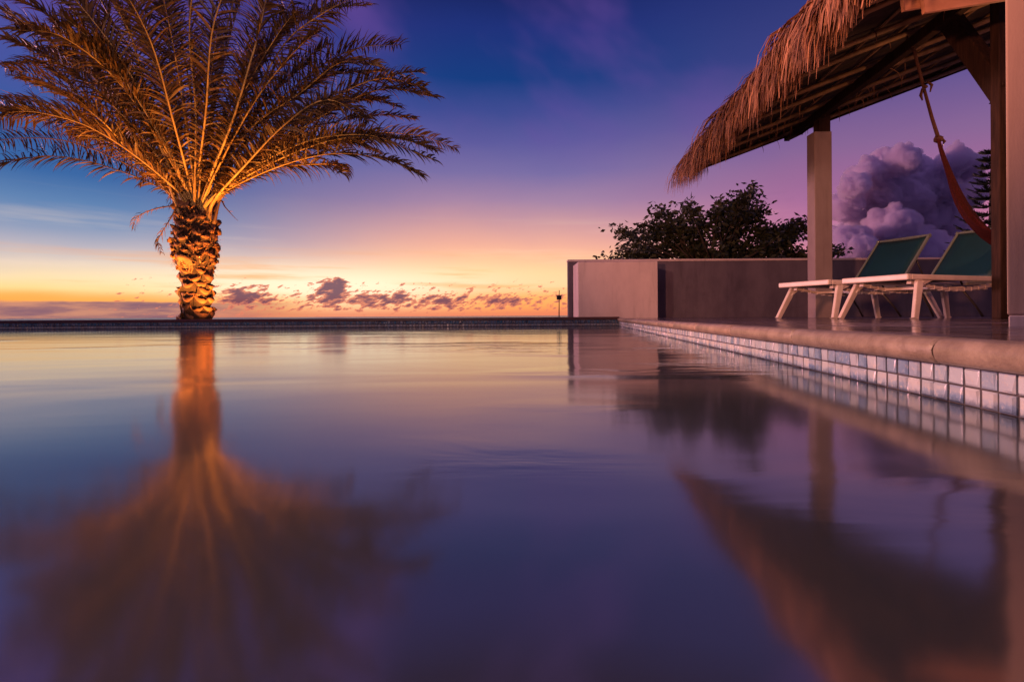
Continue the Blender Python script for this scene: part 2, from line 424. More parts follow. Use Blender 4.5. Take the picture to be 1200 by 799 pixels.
# tile joints in the deck material
dnt = M['deck'].node_tree; dbs = dnt.nodes['Principled BSDF']
br = dnt.nodes.new('ShaderNodeTexBrick'); br.offset = 0.0
br.inputs['Scale'].default_value = 1.0; br.inputs['Brick Width'].default_value = 0.45; br.inputs['Row Height'].default_value = 0.45
br.inputs['Mortar Size'].default_value = 0.006
tcd = dnt.nodes.new('ShaderNodeTexCoord'); mpd = dnt.nodes.new('ShaderNodeMapping'); mpd.inputs['Rotation'].default_value = (0,0,math.atan(ES))
dnt.links.new(tcd.outputs['Object'], mpd.inputs[0]); dnt.links.new(mpd.outputs[0], br.inputs['Vector'])
old = dbs.inputs['Base Color'].links[0].from_socket
dnt.links.new(mix(dnt, E(dnt, br.outputs['Fac']), old, (0.05, 0.04, 0.04, 1)), dbs.inputs['Base Color'])
rr_ = E(dnt, br.outputs['Fac']) * 0.5 + noise(dnt, tcd.outputs['Object'], 1.7, 4, 0.6).step(0.35, 0.7) * 0.16 + 0.07
dnt.links.new(rr_.k, dbs.inputs['Roughness'])

# ---------------------------------------------------------------- garden wall, block
WY = 11.6
wt = P(840, 303.2, WY).z
mb = MB(); x0 = P(666, 330, WY).x
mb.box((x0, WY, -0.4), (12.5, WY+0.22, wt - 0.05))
gw = tag(empty('garden_wall', (5, WY, DECK)), 'long low plastered wall behind the loungers, its shade put into the colour', 'wall')
local(gw, mb.build('wall', M['plaster_shaded'], gw, 0.012))
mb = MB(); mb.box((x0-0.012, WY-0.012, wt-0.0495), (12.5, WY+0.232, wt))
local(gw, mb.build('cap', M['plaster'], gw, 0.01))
BY = 10.72
bz = P(720, 306.5, BY).z
mb = MB()
bx0, bx1 = P(677.5, 340, BY).x, P(771, 340, BY).x
mb.box((bx0, BY, -0.4), (bx1, WY-0.014, bz))
blk = mb.build('plaster_block', M['plaster'], None, 0.015); tag(blk, 'square pinkish plaster block at the pool corner against the low wall', 'block')

# ---------------------------------------------------------------- pavilion
BM = 0.356                      # roof pitch (rise per metre)
def bxl(y): return 4.593 + 0.093 * y            # the plate beam's line in plan
BZ = 3.80                       # underside of rafters at the beam
EXO = 1.92                      # overhang from beam to eave (horizontal)
up = Vector((1, -0.093, 0)).normalized()        # uphill direction in plan
ed = Vector((0.093, 1, 0)).normalized()
def roof(q, y, dz=0.0):         # q metres uphill from beam (negative = towards the eave); y measured along beam line
    b = Vector((bxl(y), y, BZ)); return b + up * q + Vector((0, 0, BM * q + dz))
RY0, RY1 = 3.3, 10.35
pv = tag(empty('thatched_pavilion', (bxl(5.38), 5.38, DECK)), 'palm thatched pavilion roof on a timber post and plastered column', 'pavilion')
# column
CY = 8.95
mb = MB(); cx0 = P(955, 250, CY).x; cx1 = P(975.5, 250, CY).x
ctop = P(962, 154, CY).z
mb.box((cx0, CY, DECK-0.3), (cx1, CY+0.24, ctop)); local(pv, mb.build('column', M['plaster_col'], pv, 0.012))
mb = MB(); pc = P(963, 140, CY+0.1)
mb.box((pc.x-0.10, pc.y-0.09, ctop-0.02), (pc.x+0.10, pc.y+0.09, BZ)); local(pv, mb.build('post', M['wood'], pv, 0.008))
# timber post and brace
py = 5.38; px = bxl(py)
mb = MB(); mb.box((px-0.03, py-0.075, DECK), (px+0.085, py+0.03, BZ-0.16)); local(pv, mb.build('post', M['wood'], pv, 0.01))
mb = MB(); mb.beam(P(1176, 110, py-0.02), P(1112, 22, 6.15), 0.12, 0.22); local(pv, mb.build('brace', M['wood'], pv, 0.01))
# plate beam with a tapered end
mb = MB()
mb.beam(Vector((bxl(RY0), RY0, BZ-0.09)), Vector((bxl(9.75), 9.75, BZ-0.09)), 0.10, 0.15)
mb.beam(Vector((bxl(9.751), 9.751, BZ-0.09)), Vector((bxl(10.3), 10.3, BZ-0.07)), 0.10, 0.15, w2=0.09, h2=0.06)
local(pv, mb.build('plate_beam', M['wood'], pv, 0.008))
# rafters (poles running up the slope)
y = 4.0; k = 0
while y < RY1 - 0.05:
    j = lambda s: (rnd.random() - 0.5) * s * 2.2
    mb = MB(); yo = j(0.10)
    mb.tube([roof(-EXO+0.12, y + j(.08), 0.03), roof(-0.8, y + yo, 0.03 + j(.02)), roof(0.5, y + yo + j(.06), 0.03), roof(4.4, y + j(.08), 0.03)],
            [0.026, 0.034, 0.036, 0.04], 7)
    local(pv, mb.build('rafter', M['rafter'], pv)); y += rnd.choice((.34, .5, .62, .85)) + rnd.uniform(-.06, .06); k += 1
# cross battens above the rafters
for q in (-1.7, -1.25, -0.75, -0.25, 0.35, 0.9, 1.5, 2.1, 2.8, 3.6):
    mb = MB(); ys = [RY0 + (RY1 - 0.05 - RY0) * i / 9 for i in range(10)]
    mb.tube([roof(q + (rnd.random()-0.5)*0.04, yy, 0.095) for yy in ys], 0.02, 6)
    local(pv, mb.build('batten', M['rafter'], pv))
# barge pole on the far end
mb = MB(); mb.beam(roof(-EXO+0.1, RY1, 0.06), roof(4.6, RY1, 0.06), 0.05, 0.15); local(pv, mb.build('barge_board', M['wood'], pv, 0.006))
# pale planks under the roof near the house
mb = MB(); mb.beam(P(1080, -3, 4.62), P(1186, -20, 4.55), 0.035, 0.30); local(pv, mb.build('plank', M['plank'], pv, 0.004))
mb = MB(); mb.beam(P(1056, -4, 4.72), P(1104, -12, 4.69), 0.035, 0.28); local(pv, mb.build('plank', M['plank'], pv, 0.004))
# thatch body: slab with ragged layers of palm leaf strips
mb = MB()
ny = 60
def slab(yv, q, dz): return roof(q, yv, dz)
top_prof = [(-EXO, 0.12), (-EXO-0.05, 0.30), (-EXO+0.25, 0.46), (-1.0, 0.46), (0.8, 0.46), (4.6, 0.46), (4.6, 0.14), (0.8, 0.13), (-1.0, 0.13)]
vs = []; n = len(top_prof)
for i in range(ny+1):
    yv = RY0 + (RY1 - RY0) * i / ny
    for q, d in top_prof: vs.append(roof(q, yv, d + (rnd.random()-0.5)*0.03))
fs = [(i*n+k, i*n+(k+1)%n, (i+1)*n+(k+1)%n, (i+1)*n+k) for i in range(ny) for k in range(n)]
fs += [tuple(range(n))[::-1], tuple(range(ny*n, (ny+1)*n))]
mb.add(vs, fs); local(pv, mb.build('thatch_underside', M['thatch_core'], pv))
def strip(mb, p, d0, L, wd, grav, side, segs=4, out=None):
    pts = [Vector(p)]; d = Vector(d0).normalized(); st = L / segs
    for i in range(segs):
        g = grav * (i + 0.4) / segs
        d = (d * (1 - g) + Vector((0, 0, -1)) * g).normalized()
        d = (d + Vector((rnd.gauss(0, .05), rnd.gauss(0, .05), 0))).normalized()
        pts.append(pts[-1] + d * st)
    vs = []; fs = []
    for i, q in enumerate(pts):
        ww = wd * (1.0 - 0.85 * (i / segs) ** 1.5)
        vs += [q - side * ww / 2, q + side * ww / 2]
        if i: fs.append((2*i-2, 2*i-1, 2*i+1, 2*i))
    mb.add(vs, fs)
mb = MB()
dslope = (-up * 1.0 + Vector((0, 0, -BM))).normalized()
def clump(y, s):
    return math.sin(y*9.1 + s) * .5 + math.sin(y*17.3 + 2.1*s) * .3 + math.sin(y*4.3 + .7*s) * .4
for layer, (q0, z0, cnt, L0, g) in enumerate(((-EXO+0.30, 0.16, 1700, 0.78, 1.0), (-EXO+0.30, 0.22, 1900, 0.88, 1.0),
        (-EXO+0.28, 0.32, 2000, 0.86, 1.0), (-EXO+0.30, 0.40, 2000, 0.78, 1.0), (-EXO+0.55, 0.46, 1700, 0.65, .75), (-EXO+0.85, 0.49, 900, 0.6, .5))):
    for i in range(cnt // 8):
        yv = RY0 + (RY1 + 0.04 - RY0) * rnd.random()
        cl = clump(yv, layer * 1.7)
        p0 = roof(q0 + rnd.gauss(0, .08) - 0.02*cl, yv, z0 + rnd.gauss(0, .05))
        L0b = L0 * (1 + 0.16 * cl) * rnd.uniform(.62, 1.15)
        d0 = dslope + ed * (rnd.gauss(0, .20) + .12 * math.cos(yv*9 + layer)) + Vector((0,0,rnd.gauss(0,.10)))
        gg = g * rnd.uniform(.75, 1.0)
        for j in range(9):
            side = (ed + Vector((rnd.gauss(0,.35), 0, rnd.gauss(0,.25)))).normalized()
            strip(mb, p0 + ed*rnd.gauss(0,.022) + Vector((0,0,rnd.gauss(0,.015))), d0 + ed*rnd.gauss(0,.09) + Vector((0,0,rnd.gauss(0,.05))),
                  L0b*rnd.uniform(.72, 1.08), rnd.uniform(.018, .046), gg, side)
# far gable end, thin ragged tufts
for i in range(650):
    q = -EXO + rnd.random() ** 1.3 * 3.6
    t = rnd.random()
    big = max(0.0, 1 - (q + EXO) / 0.8)
    p = roof(q, RY1 + 0.02 + rnd.random()*0.08, 0.22 + .24 * rnd.random())
    side = (up + Vector((0, rnd.gauss(0,.4), rnd.gauss(0,.2)))).normalized()
    d = ed * 1.0 + dslope * rnd.uniform(.2, 1.2)
    L = rnd.uniform(.10, .24) + big * rnd.uniform(.15, .42)
    strip(mb, p, d, L, rnd.uniform(.014, .03), 1.0, side)
# loose bits hanging from the underside
for i in range(90):
    q = rnd.uniform(-1.7, 1.4); yv = rnd.uniform(8.6, RY1) if i % 3 else rnd.uniform(5, 9)
    strip(mb, roof(q, yv, 0.08), (rnd.gauss(0,.5), rnd.gauss(0,.5), -0.6), rnd.uniform(.12, .36), rnd.uniform(.012, .025), .8, Vector((1, rnd.gauss(0,.4), 0)).normalized())
local(pv, mb.build('thatch', M['thatch'], pv))

# ---------------------------------------------------------------- house corner at right
hs = tag(empty('house', (2.4, 2.4, DECK)), 'cream plastered house corner cut off by the right edge', 'house')
hx = P(1180, 300, 2.4).x
def prism(mb, pts, z0, z1):
    n = len(pts)
    mb.add([(x,y,z0) for x,y in pts] + [(x,y,z1) for x,y in pts],
           [tuple(range(n))[::-1], tuple(range(n,2*n))] + [(i,(i+1)%n,(i+1)%n+n,i+n) for i in range(n)])
mb = MB(); prism(mb, [(hx,2.4),(7,2.4),(7,4.9),(4.82,4.9)], DECK+0.0505, 2.55); local(hs, mb.build('wall', M['plaster_house'], hs, 0.01))
mb = MB(); prism(mb, [(hx-0.008,2.385),(7,2.385),(7,4.9),(4.85,4.9)], DECK-0.05, DECK+0.05); local(hs, mb.build('plinth', M['plaster'], hs, 0.006))

# ---------------------------------------------------------------- loungers
def lounger(loc, rz, label, back=48, blen=0.74, hinge=1.27):
    L = tag(empty('sun_lounger', loc, rz), label, 'sun lounger', 'green sun loungers under the pavilion')
    L.scale = (1.12, 1.12, 1.12); W = 0.31; zs = 0.40
    mb = MB()                                     # frame: side rails and end bars
    for s in (-1, 1): mb.box((0.055, s*W-0.022, zs-0.03), (1.92, s*W+0.022, zs+0.022))
    mb.box((0.0, -W-0.022, zs-0.032), (0.054, W+0.022, zs+0.024)); mb.box((1.921, -W-0.022, zs-0.03), (1.96, W+0.022, zs+0.02))
    mb.build('frame', M['white'], L, 0.012, 3)
    mb = MB(); mb.box((0.06, -W+0.024, zs-0.004), (hinge, W-0.024, zs+0.006)); mb.build('seat_sling', M['sling'], L)
    for s in (-1, 1):                             # legs
        for (xt, xb) in ((0.20, 0.03), (1.52, 1.70)):
            mb = MB(); y0 = s * (W - 0.01)
            mb.beam((xt, y0, zs-0.032), (xb, s*(W+0.06), 0.0), 0.034, 0.085, up=(1,0,0), h2=0.06)
            lg = mb.build('leg', M['white'], L, 0.008)
            mb = MB(); d = -1 if xb < xt else 1   # curved gusset
            mb.add([(xt-d*0.02, y0-0.011, zs-0.032),(xt-d*0.17, y0-0.011, zs-0.032),(xt-d*0.055, y0-0.011, zs-0.07),(xt+d*0.035, y0-0.011, zs-0.125),
                    (xt-d*0.02, y0+0.011, zs-0.032),(xt-d*0.17, y0+0.011, zs-0.032),(xt-d*0.055, y0+0.011, zs-0.07),(xt+d*0.035, y0+0.011, zs-0.125)],
                   [(0,1,2,3),(7,6,5,4),(0,4,5,1),(1,5,6,2),(2,6,7,3),(3,7,4,0)])
            mb.build('gusset', M['white'], lg)
    mb = MB()                                     # bowed under-frame
    for s in (-1, 1):
        pts = []
        for i in range(13):
            t = i / 12; pts.append((0.16 + t*1.30, s*(W-0.075), zs - 0.045 - 0.065*math.sin(math.pi*t)))
        for p_, q_ in zip(pts[:-1], pts[1:]): mb.beam(p_, q_, 0.035, 0.030)
    for x in (0.5, 0.95, 1.3): mb.box((x-0.02, -W+0.08, zs-0.105), (x+0.02, W-0.08, zs-0.078))
    mb.build('under_frame', M['white'], L, 0.004)
    ca, sa = math.cos(R(back)), math.sin(R(back))
    B = lambda t, y, d=0.0: (hinge + ca*t - sa*d, y, zs + 0.01 + sa*t + ca*d)
    mb = MB()
    for s in (-1, 1): mb.beam(B(0.0, s*(W-0.012)), B(blen, s*(W-0.012)), 0.026, 0.030, up=(-sa,0,ca))
    mb.beam(B(blen+0.012, -W), B(blen+0.012, W), 0.026, 0.03, up=(-sa,0,ca))
    mb.build('back_frame', M['sling_frame'], L, 0.006)
    mb = MB(); nn = 10; vs = []
    for i in range(nn+1):
        for k in range(7):
            yy = (-1 + k/3.0) * (W - 0.026); sag = -0.018 * (1 - (yy/W)**2)
            vs.append(B(0.01 + (blen-0.01)*i/nn, yy, 0.004 + sag))
    mb.add(vs, [(i*7+k, i*7+k+1, (i+1)*7+k+1, (i+1)*7+k) for i in range(nn) for k in range(6)], 0, True)
    o = mb.build('back_sling', M['sling'], L); sm = o.modifiers.new('thick', 'SOLIDIFY'); sm.thickness = 0.004
    for s in (-1, 1):
        mb = MB(); mb.tube([B(0.42, s*(W-0.05), -0.02), (hinge+0.50, s*(W-0.05), zs-0.02)], 0.010, 6)
        mb.build('prop', M['dark_metal'], L)
    for s in (-1, 1): mb = MB(); mb.tube([(0.98, s*0.2, zs-0.11), (1.16, s*0.22, 0.12), (1.24, s*0.23, 0.02)], 0.013, 6); mb.build('wheel_strut', M['dark_metal'], L)
    return L
LS = 1.12; ang = R(18.5); ax = Vector((math.cos(ang), math.sin(ang), 0)); pr = Vector((-math.sin(ang), math.cos(ang), 0))
def at_left(c):      # c = far-left top corner of the foot end -> origin at middle of foot end
    q = c - pr * 0.332 * LS; return (q.x, q.y, DECK)
cB = P(986, 328, 6.02); cA = P(912, 332, 6.84)
lounger(at_left(cB), ang, 'nearer green sun lounger, its back half hidden by the dark timber post')
lounger(at_left(cA), ang, 'farther green sun lounger, its whole raised back in view against the low wall', blen=0.72, hinge=1.15, back=50)

# ---------------------------------------------------------------- hammock
hm = tag(empty('hammock', P(1068, 50, 6.66)), 'gathered red hammock hanging by a knotted rope from the thatched roof', 'hammock')
rp1 = [P(1061, 28, 6.68), P(1063, 46, 6.66), P(1069, 51, 6.62), P(1076, 78, 6.55), P(1083, 105, 6.48), P(1092, 138, 6.42), P(1099, 160, 6.38)]
mb = MB(); mb.tube(rp1, [0.014,0.014,0.02,0.017,0.017,0.019,0.021], 8)
mb.tube([P(1074,46,6.68), P(1069,51,6.62), P(1064,52,6.66)], 0.011, 6)
rope = local(hm, mb.build('rope', M['rope'], hm))
for (u_, v_, r_) in ((1084, 102, .028), (1100, 163, .048)):
    mb = MB(); c0 = P(u_, v_, 6.42)
    ring = [c0 + Vector((math.cos(t)*r_*.6, math.sin(t)*r_*.6, math.sin(t*2+1)*r_*.5)) for t in [i*.55 for i in range(14)]]
    mb.tube(ring, r_*.5, 7)
    for (a_, b_, c_) in (((1087,96),(1092,100),(1090,108)), ((1081,104),(1079,112),(1081,118))) if u_ < 1090 else (((1103,162),(1107,166),(1104,172)),):
        mb.tube([P(a_[0],a_[1],6.43), P(b_[0],b_[1],6.43), P(c_[0],c_[1],6.43)], [0.014,0.018,0.008], 6)
    local(hm, mb.build('knot', M['rope'], hm))
path = [(1100,165,6.38,.030),(1104,180,6.35,.045),(1110,196,6.3,.052),(1117,215,6.25,.075),(1125,235,6.2,.115),(1136,254,6.1,.15),(1150,270,6.0,.19),(1168,284,5.95,.24),(1200,296,5.9,.27),(1240,300,5.85,.26),(1290,290,5.75,.2),(1340,250,5.7,.06),(1380,180,5.7,.03)]
mb = MB(); n = 26; vs = []
for (u_, v_, yy, r_) in path:
    c0 = P(u_, v_, yy)
    for k in range(n):
        th = 2*math.pi*k/n; rr_ = r_ * (1 + 0.16*math.sin(7*th + u_*.03) + .06*math.sin(13*th))
        vs.append(c0 + Vector((math.cos(th)*rr_*0.72, math.sin(th)*rr_*0.5, -math.cos(th)*rr_*0.55)))
fs = [(i*n+k, i*n+(k+1)%n, (i+1)*n+(k+1)%n, (i+1)*n+k) for i in range(len(path)-1) for k in range(n)]
mb.add(vs, fs, 0, True); o = local(hm, mb.build('cloth', M['hammock'], hm)); o.modifiers.new('sub', 'SUBSURF').render_levels = 1

# ---------------------------------------------------------------- date palm
PY = 11.5; K = PY / 9.35
pb = P(229, 373, PY); pb.z = -0.3
pt = tag(empty('date_palm', (pb.x, pb.y, -0.3)), 'uplit date palm with arching fronds beyond the far pool edge', 'palm tree')
PX = pb.x
ztop = P(232, 243, PY).z
pz = lambda v: P(230, v, PY).z
# core
mb = MB()
cz = [(-0.3,.24),(pz(372),.225),(pz(345),.205),(pz(324),.215),(pz(312),.30),(pz(290),.34),(pz(265),.325),(pz(248),.28),(pz(238),.18)]
cz = [(z, r*K) for z, r in cz]
mb.tube([(PX+0.02, PY, z) for z, r in cz], [r*0.90 for z, r in cz], 20)
trunk = local(pt, mb.build('trunk', M['trunk_dark'], pt))
def core_r(z):
    for (z0, r0), (z1, r1) in zip(cz[:-1], cz[1:]):
        if z0 <= z <= z1: return r0 + (r1-r0)*(z-z0)/(z1-z0)
    return cz[-1][1]
def scale_piece(mb, th, z, w, h, out, dip, mi=0, jag=0.0):
    # a cut leaf base: attached at the bottom, flaring outwards to a broad ragged top
    w *= K; h *= K; out *= K
    rd = Vector((math.cos(th), math.sin(th), 0)); td = Vector((-math.sin(th), math.cos(th), 0))
    r0 = core_r(z) * 0.93
    vs = []; nr = 5; nc = 7
    for i in range(nr):
        t = i / (nr - 1)
        t0 = t
        wid = w * (0.55 + 0.45 * math.sin(math.pi * (0.15 + 0.6*t)))
        for k in range(nc):
            s = -1 + 2*k/(nc-1)
            if dip > 0 and i == nr-2: t = t0 - 0.12 + (1.06 - t0)*s*s
            zz = z + h*t + dip*h*(s*s)*t + (jag*rnd.gauss(0, h) if i == nr-1 else 0)
            ro = r0 + out*(t**1.2) * (1 - 0.55*s*s) - 0.02*s*s
            vs.append(Vector((PX+0.02, PY, 0)) + rd*ro + td*(s*wid/2) + Vector((0,0,zz)))
    top = [vs[(nr-1)*nc+k] - rd*(0.05+out*0.5) + Vector((0,0,-0.02)) for k in range(nc)]
    vs += top
    fs = [(i*nc+k, i*nc+k+1, (i+1)*nc+k+1, (i+1)*nc+k) for i in range(nr) for k in range(nc-1)]
    low = (nr-2)*(nc-1) if dip > 0 else 0
    mb.add(vs, fs[:low], 1, True); mb.add(vs, fs[low:], mi, True)
mb = MB()
zz = -0.28; row = 0
while zz < pz(326):
    nseg = 7
    for k in range(nseg):
        th = 2*math.pi*(k + 0.5*(row % 2))/nseg + rnd.gauss(0, .11) - math.pi/2
        scale_piece(mb, th, zz + rnd.gauss(0,.022), 0.25*rnd.uniform(.75,1.15), 0.185*rnd.uniform(.8,1.15), 0.11*rnd.uniform(.5,1.35), 0.34*rnd.uniform(.6,1.3), jag=0.10)
    zz += 0.135*K; row += 1
while zz < pz(252):
    nseg = 10
    for k in range(nseg):
        th = 2*math.pi*(k + 0.5*(row % 2))/nseg + rnd.gauss(0, .10) - math.pi/2
        scale_piece(mb, th, zz + rnd.gauss(0,.035), 0.20*rnd.uniform(.7,1.2), 0.17*rnd.uniform(.6,1.2), 0.085*rnd.uniform(.4,1.5), 0.2, jag=0.25)
    zz += 0.088*K; row += 1
# loose fibre on the upper trunk
for i in range(900):
    z = rnd.uniform(pz(322 if i < 650 else 372), pz(246)); th = rnd.uniform(0, 2*math.pi)
    rd = Vector((math.cos(th), math.sin(th), 0)); td = Vector((-math.sin(th), math.cos(th), 0))
    strip(mb, Vector((PX+.02, PY, z)) + rd*core_r(z)*0.97, rd*.6 + Vector((0,0,rnd.uniform(-.6,.9))) + td*rnd.gauss(0,.8), rnd.uniform(.06,.17)*K, rnd.uniform(.012,.03)*K, .3, td, 3)
local(pt, mb.build('leaf_bases', [M['scale'], M['trunk_dark']], pt))
mb = MB(); c0 = P(224, 0, 0)
thc = math.atan2(-1, -0.13)
scale_piece(mb, thc, pz(318), 0.30, 0.27, 0.20, -.25, jag=0.01); local(pt, mb.build('cut_stub', M['cut'], pt))

def curve(pts, n):
    pts = [Vector(p) for p in pts]; ext = [pts[0]*2 - pts[1]] + pts + [pts[-1]*2 - pts[-2]]
    out = []
    m = len(pts) - 1
    for i in range(n+1):
        t = i / n * m; k = min(int(t), m-1); f = t - k
        a, b, c_, d = ext[k], ext[k+1], ext[k+2], ext[k+3]
        out.append(0.5*((2*b) + (c_-a)*f + (2*a-5*b+4*c_-d)*f*f + (3*b-3*c_+d-a)*f**3))
    return out
def frond(pts, roll=0.0, nl=58, ll=0.46, r0=0.034, start=0.24, droop=0.35, leafmat='leaflet', dead=False, wid=0.027):
    ll *= K; r0 *= K; wid *= K
    n = 26; cv = curve(pts, n); mb = MB()
    mb.tube(cv, [r0*(1 - 0.86*(i/n)**0.8) * (1.9 - 0.9*min(1, i/6)) for i in range(n+1)], 6, 0)
    def at(t):
        x = t*n; k = min(int(x), n-1); f = x-k
        return cv[k].lerp(cv[k+1], f), (cv[k+1]-cv[k]).normalized()
    for i in range(nl):
        t = start + (1-start)*(i+rnd.random()*.6)/nl
        p, T = at(min(t, 0.999))
        S = T.cross(Vector((0,0,1)))
        if S.length < 0.15: S = T.cross(Vector((0,1,0)))
        S.normalize(); N = S.cross(T).normalized()
        S2 = S*math.cos(roll) + N*math.sin(roll); N2 = N*math.cos(roll) - S*math.sin(roll)
        prof = (0.30 + 0.70*min(1, (t-start)/0.22)) * (1 - 0.55*max(0, (t-0.55)/0.45)**1.5)
        for s in (-1, 1):
            if rnd.random() < 0.04: continue
            phi = rnd.choice((0.15, 0.45, 0.75)) + rnd.gauss(0, .13)
            fwd = 0.55 + 0.45*t + rnd.gauss(0,.14)
            d = (T*fwd + (S2*s*math.cos(phi) + N2*math.sin(phi))*1.05).normalized()
            L = ll*prof*rnd.uniform(.78, 1.12)
            pts_ = [p]; dd = d; segs = 4
            for q in range(segs):
                g = droop*(q+0.3)/segs
                dd = (dd + Vector((rnd.gauss(0,.05),rnd.gauss(0,.05),-g))).normalized(); pts_.append(pts_[-1]+dd*(L/segs))
            sd = T.cross(d); sd = (sd + Vector((rnd.gauss(0,.3),rnd.gauss(0,.3),rnd.gauss(0,.3)))*.6).normalized()
            sd = (sd - d*sd.dot(d)).normalized()
            sd = sd.cross(d) if rnd.random() < .5 else sd
            vs = []; fs = []
            for q, pp in enumerate(pts_):
                ww = wid*(0.55, 1.0, 0.9, 0.55, 0.06)[q]
                vs += [pp - sd*ww/2, pp + sd*ww/2]
                if q: fs.append((2*q-2, 2*q-1, 2*q+1, 2*q))
            mb.add(vs, fs, 1)
    o = mb.build('frond', [M['dry'] if dead else M['rachis'], M[leafmat]], pt); local(pt, o); return o
def pf(*a): return [P(231 + (a[0][0]-231)*0.72, 262, PY + a[0][2]*0.5*K)] + [P(u, v, PY + d*K) for u, v, d in a]
fr = [
 # right side
 (((250,238,-.1),(290,206,-.2),(355,170,-.35),(430,160,-.5),(502,176,-.6)), .5, .4),
 (((252,235,-.15),(300,185,-.3),(370,135,-.6),(445,106,-.8),(514,112,-1.0)), -.4, .3),
 (((252,236,-.05),(305,180,-.1),(375,128,-.3),(440,98,-.4),(500,96,-.5)), .3, .3),
 (((248,230,-.1),(300,150,0),(355,90,.1),(415,56,.2),(474,46,.3)), .35, .15),
 (((250,232,-.1),(298,165,.2),(350,112,.5),(405,82,.7),(455,76,.8)), -.2, .2),
 (((252,240,.1),(300,208,.3),(350,188,.5),(388,190,.6),(402,206,.7)), .2, .6),
 (((252,238,.2),(298,196,.4),(350,172,.6),(400,166,.9),(440,176,1.1)), -.4, .5),
 (((250,236,.1),(310,165,.5),(370,125,.9),(425,118,1.2),(468,128,1.4)), -.2, .3),
 (((243,228,-.2),(285,140,-.6),(335,62,-.9),(385,15,-1.1),(430,-12,-1.3)), .6, .2),
 (((240,225,-.2),(268,140,-.8),(300,50,-1.3),(335,-10,-1.6),(375,-50,-1.8)), -.5, .15),
 (((242,226,.1),(272,130,.4),(312,40,.8),(350,-20,1.0),(395,-50,1.2)), .2, .15),
 (((236,222,0),(252,110,.2),(275,0,.3),(300,-80,.4),(335,-120,.4)), .4, .15),
 (((250,236,-.2),(285,190,-.8),(330,145,-1.4),(385,125,-1.9),(430,135,-2.3)), .1, .4),
 (((246,230,-.1),(290,160,-.5),(345,100,-1.0),(395,78,-1.5),(440,80,-1.9)), -.3, .25),
 # upright
 (((228,225,-.30),(227,140,-.6),(226,40,-.9),(226,-60,-1.1),(232,-150,-1.2)), 1.3, .1),
 (((222,225,-.1),(208,120,-.3),(196,20,-.5),(186,-70,-.6),(178,-130,-.7)), -.7, .15),
 (((234,222,.2),(240,110,.5),(246,0,.8),(252,-90,1.0),(262,-140,1.1)), .3, .15),
 (((226,222,.2),(216,110,.6),(206,0,1.0),(190,-80,1.3),(170,-130,1.5)), .9, .15),
 (((230,224,-.2),(240,130,-.9),(255,30,-1.5),(275,-50,-2.0),(300,-90,-2.4)), .2, .2),
 (((224,224,-.2),(205,140,-1.0),(180,50,-1.7),(150,-20,-2.2),(115,-60,-2.6)), -.2, .2),
 # left side
 (((216,228,-.1),(180,120,-.2),(140,25,-.3),(110,-40,-.4),(80,-90,-.5)), .4, .15),
 (((214,230,.1),(170,130,.4),(125,45,.6),(80,-10,.8),(40,-50,1.0)), -.5, .15),
 (((212,232,-.15),(160,140,-.5),(105,68,-.8),(52,20,-1.0),(-5,-12,-1.2)), .6, .2),
 (((210,235,-.1),(158,155,-.3),(104,92,-.4),(50,48,-.5),(-8,18,-.6)), -.3, .25),
 (((209,237,.1),(160,176,.3),(110,124,.5),(60,84,.7),(5,60,.9)), .3, .4),
 (((209,238,-.2),(158,184,-.3),(112,140,-.4),(68,110,-.5),(25,92,-.6)), -.1, .5),
 (((211,236,.15),(165,160,.6),(115,100,1.0),(60,50,1.3),(0,28,1.6)), .1, .25),
 (((213,232,-.2),(170,150,-.8),(120,82,-1.4),(70,45,-1.9),(20,35,-2.4)), -.1, .3),
 (((216,228,-.2),(185,130,-.7),(150,40,-1.2),(110,-20,-1.7),(65,-50,-2.1)), .5, .2),
 (((210,239,.2),(172,190,.5),(140,158,.8),(112,146,1.0),(88,150,1.2)), -.3, .5),
 (((205,238,.1),(186,215,.2),(176,205,.3),(170,206,.4),(166,216,.4)), 0, .8),
 (((206,238,-.3),(170,140,-.1),(130,60,.1),(95,5,.3),(55,-30,.4)), .9, .2),
 (((220,226,.3),(195,110,1.0),(165,10,1.6),(130,-60,2.1),(90,-90,2.5)), .2, .15),
 (((244,228,.3),(290,120,1.0),(335,45,1.6),(385,15,2.1),(430,15,2.5)), -.2, .2),
]
for i, (pts, roll, dr) in enumerate(fr):
    if pts[-1] != (166,216,.4): pts = tuple((u+rnd.gauss(0, 5*(1 if 0 < q_ else 0)), v+rnd.gauss(0, 5*(1 if 0 < q_ else 0)), d+rnd.gauss(0,.12)*q_) for q_, (u, v, d) in enumerate(pts))
    short = pts[-1] == (166,216,.4)
    frond(pf(*pts), roll, nl=24 if short else 136, ll=0.26 if short else 0.52, droop=dr + .22, r0=0.020 if short else rnd.uniform(.026, .034))
# extra stalks filling the heart of the crown
for i in range(36):
    a = rnd.uniform(-1.12, 1.12); dpt = rnd.uniform(-1.6, 1.6); Ls = rnd.uniform(200, 310)
    pts = []
    for t in (0, .3, .6, .85, 1.0):
        bend = a*(1 + .35*t*t)
        pts.append((231 + 14*a*(1-t) + math.sin(bend)*Ls*t, 236 - math.cos(bend)*Ls*t, dpt*t*1.2 + .2*(1 if dpt > 0 else -1)))
    frond(pf(*pts), rnd.uniform(-1, 1), nl=110, droop=.45, r0=rnd.uniform(.020, .028))
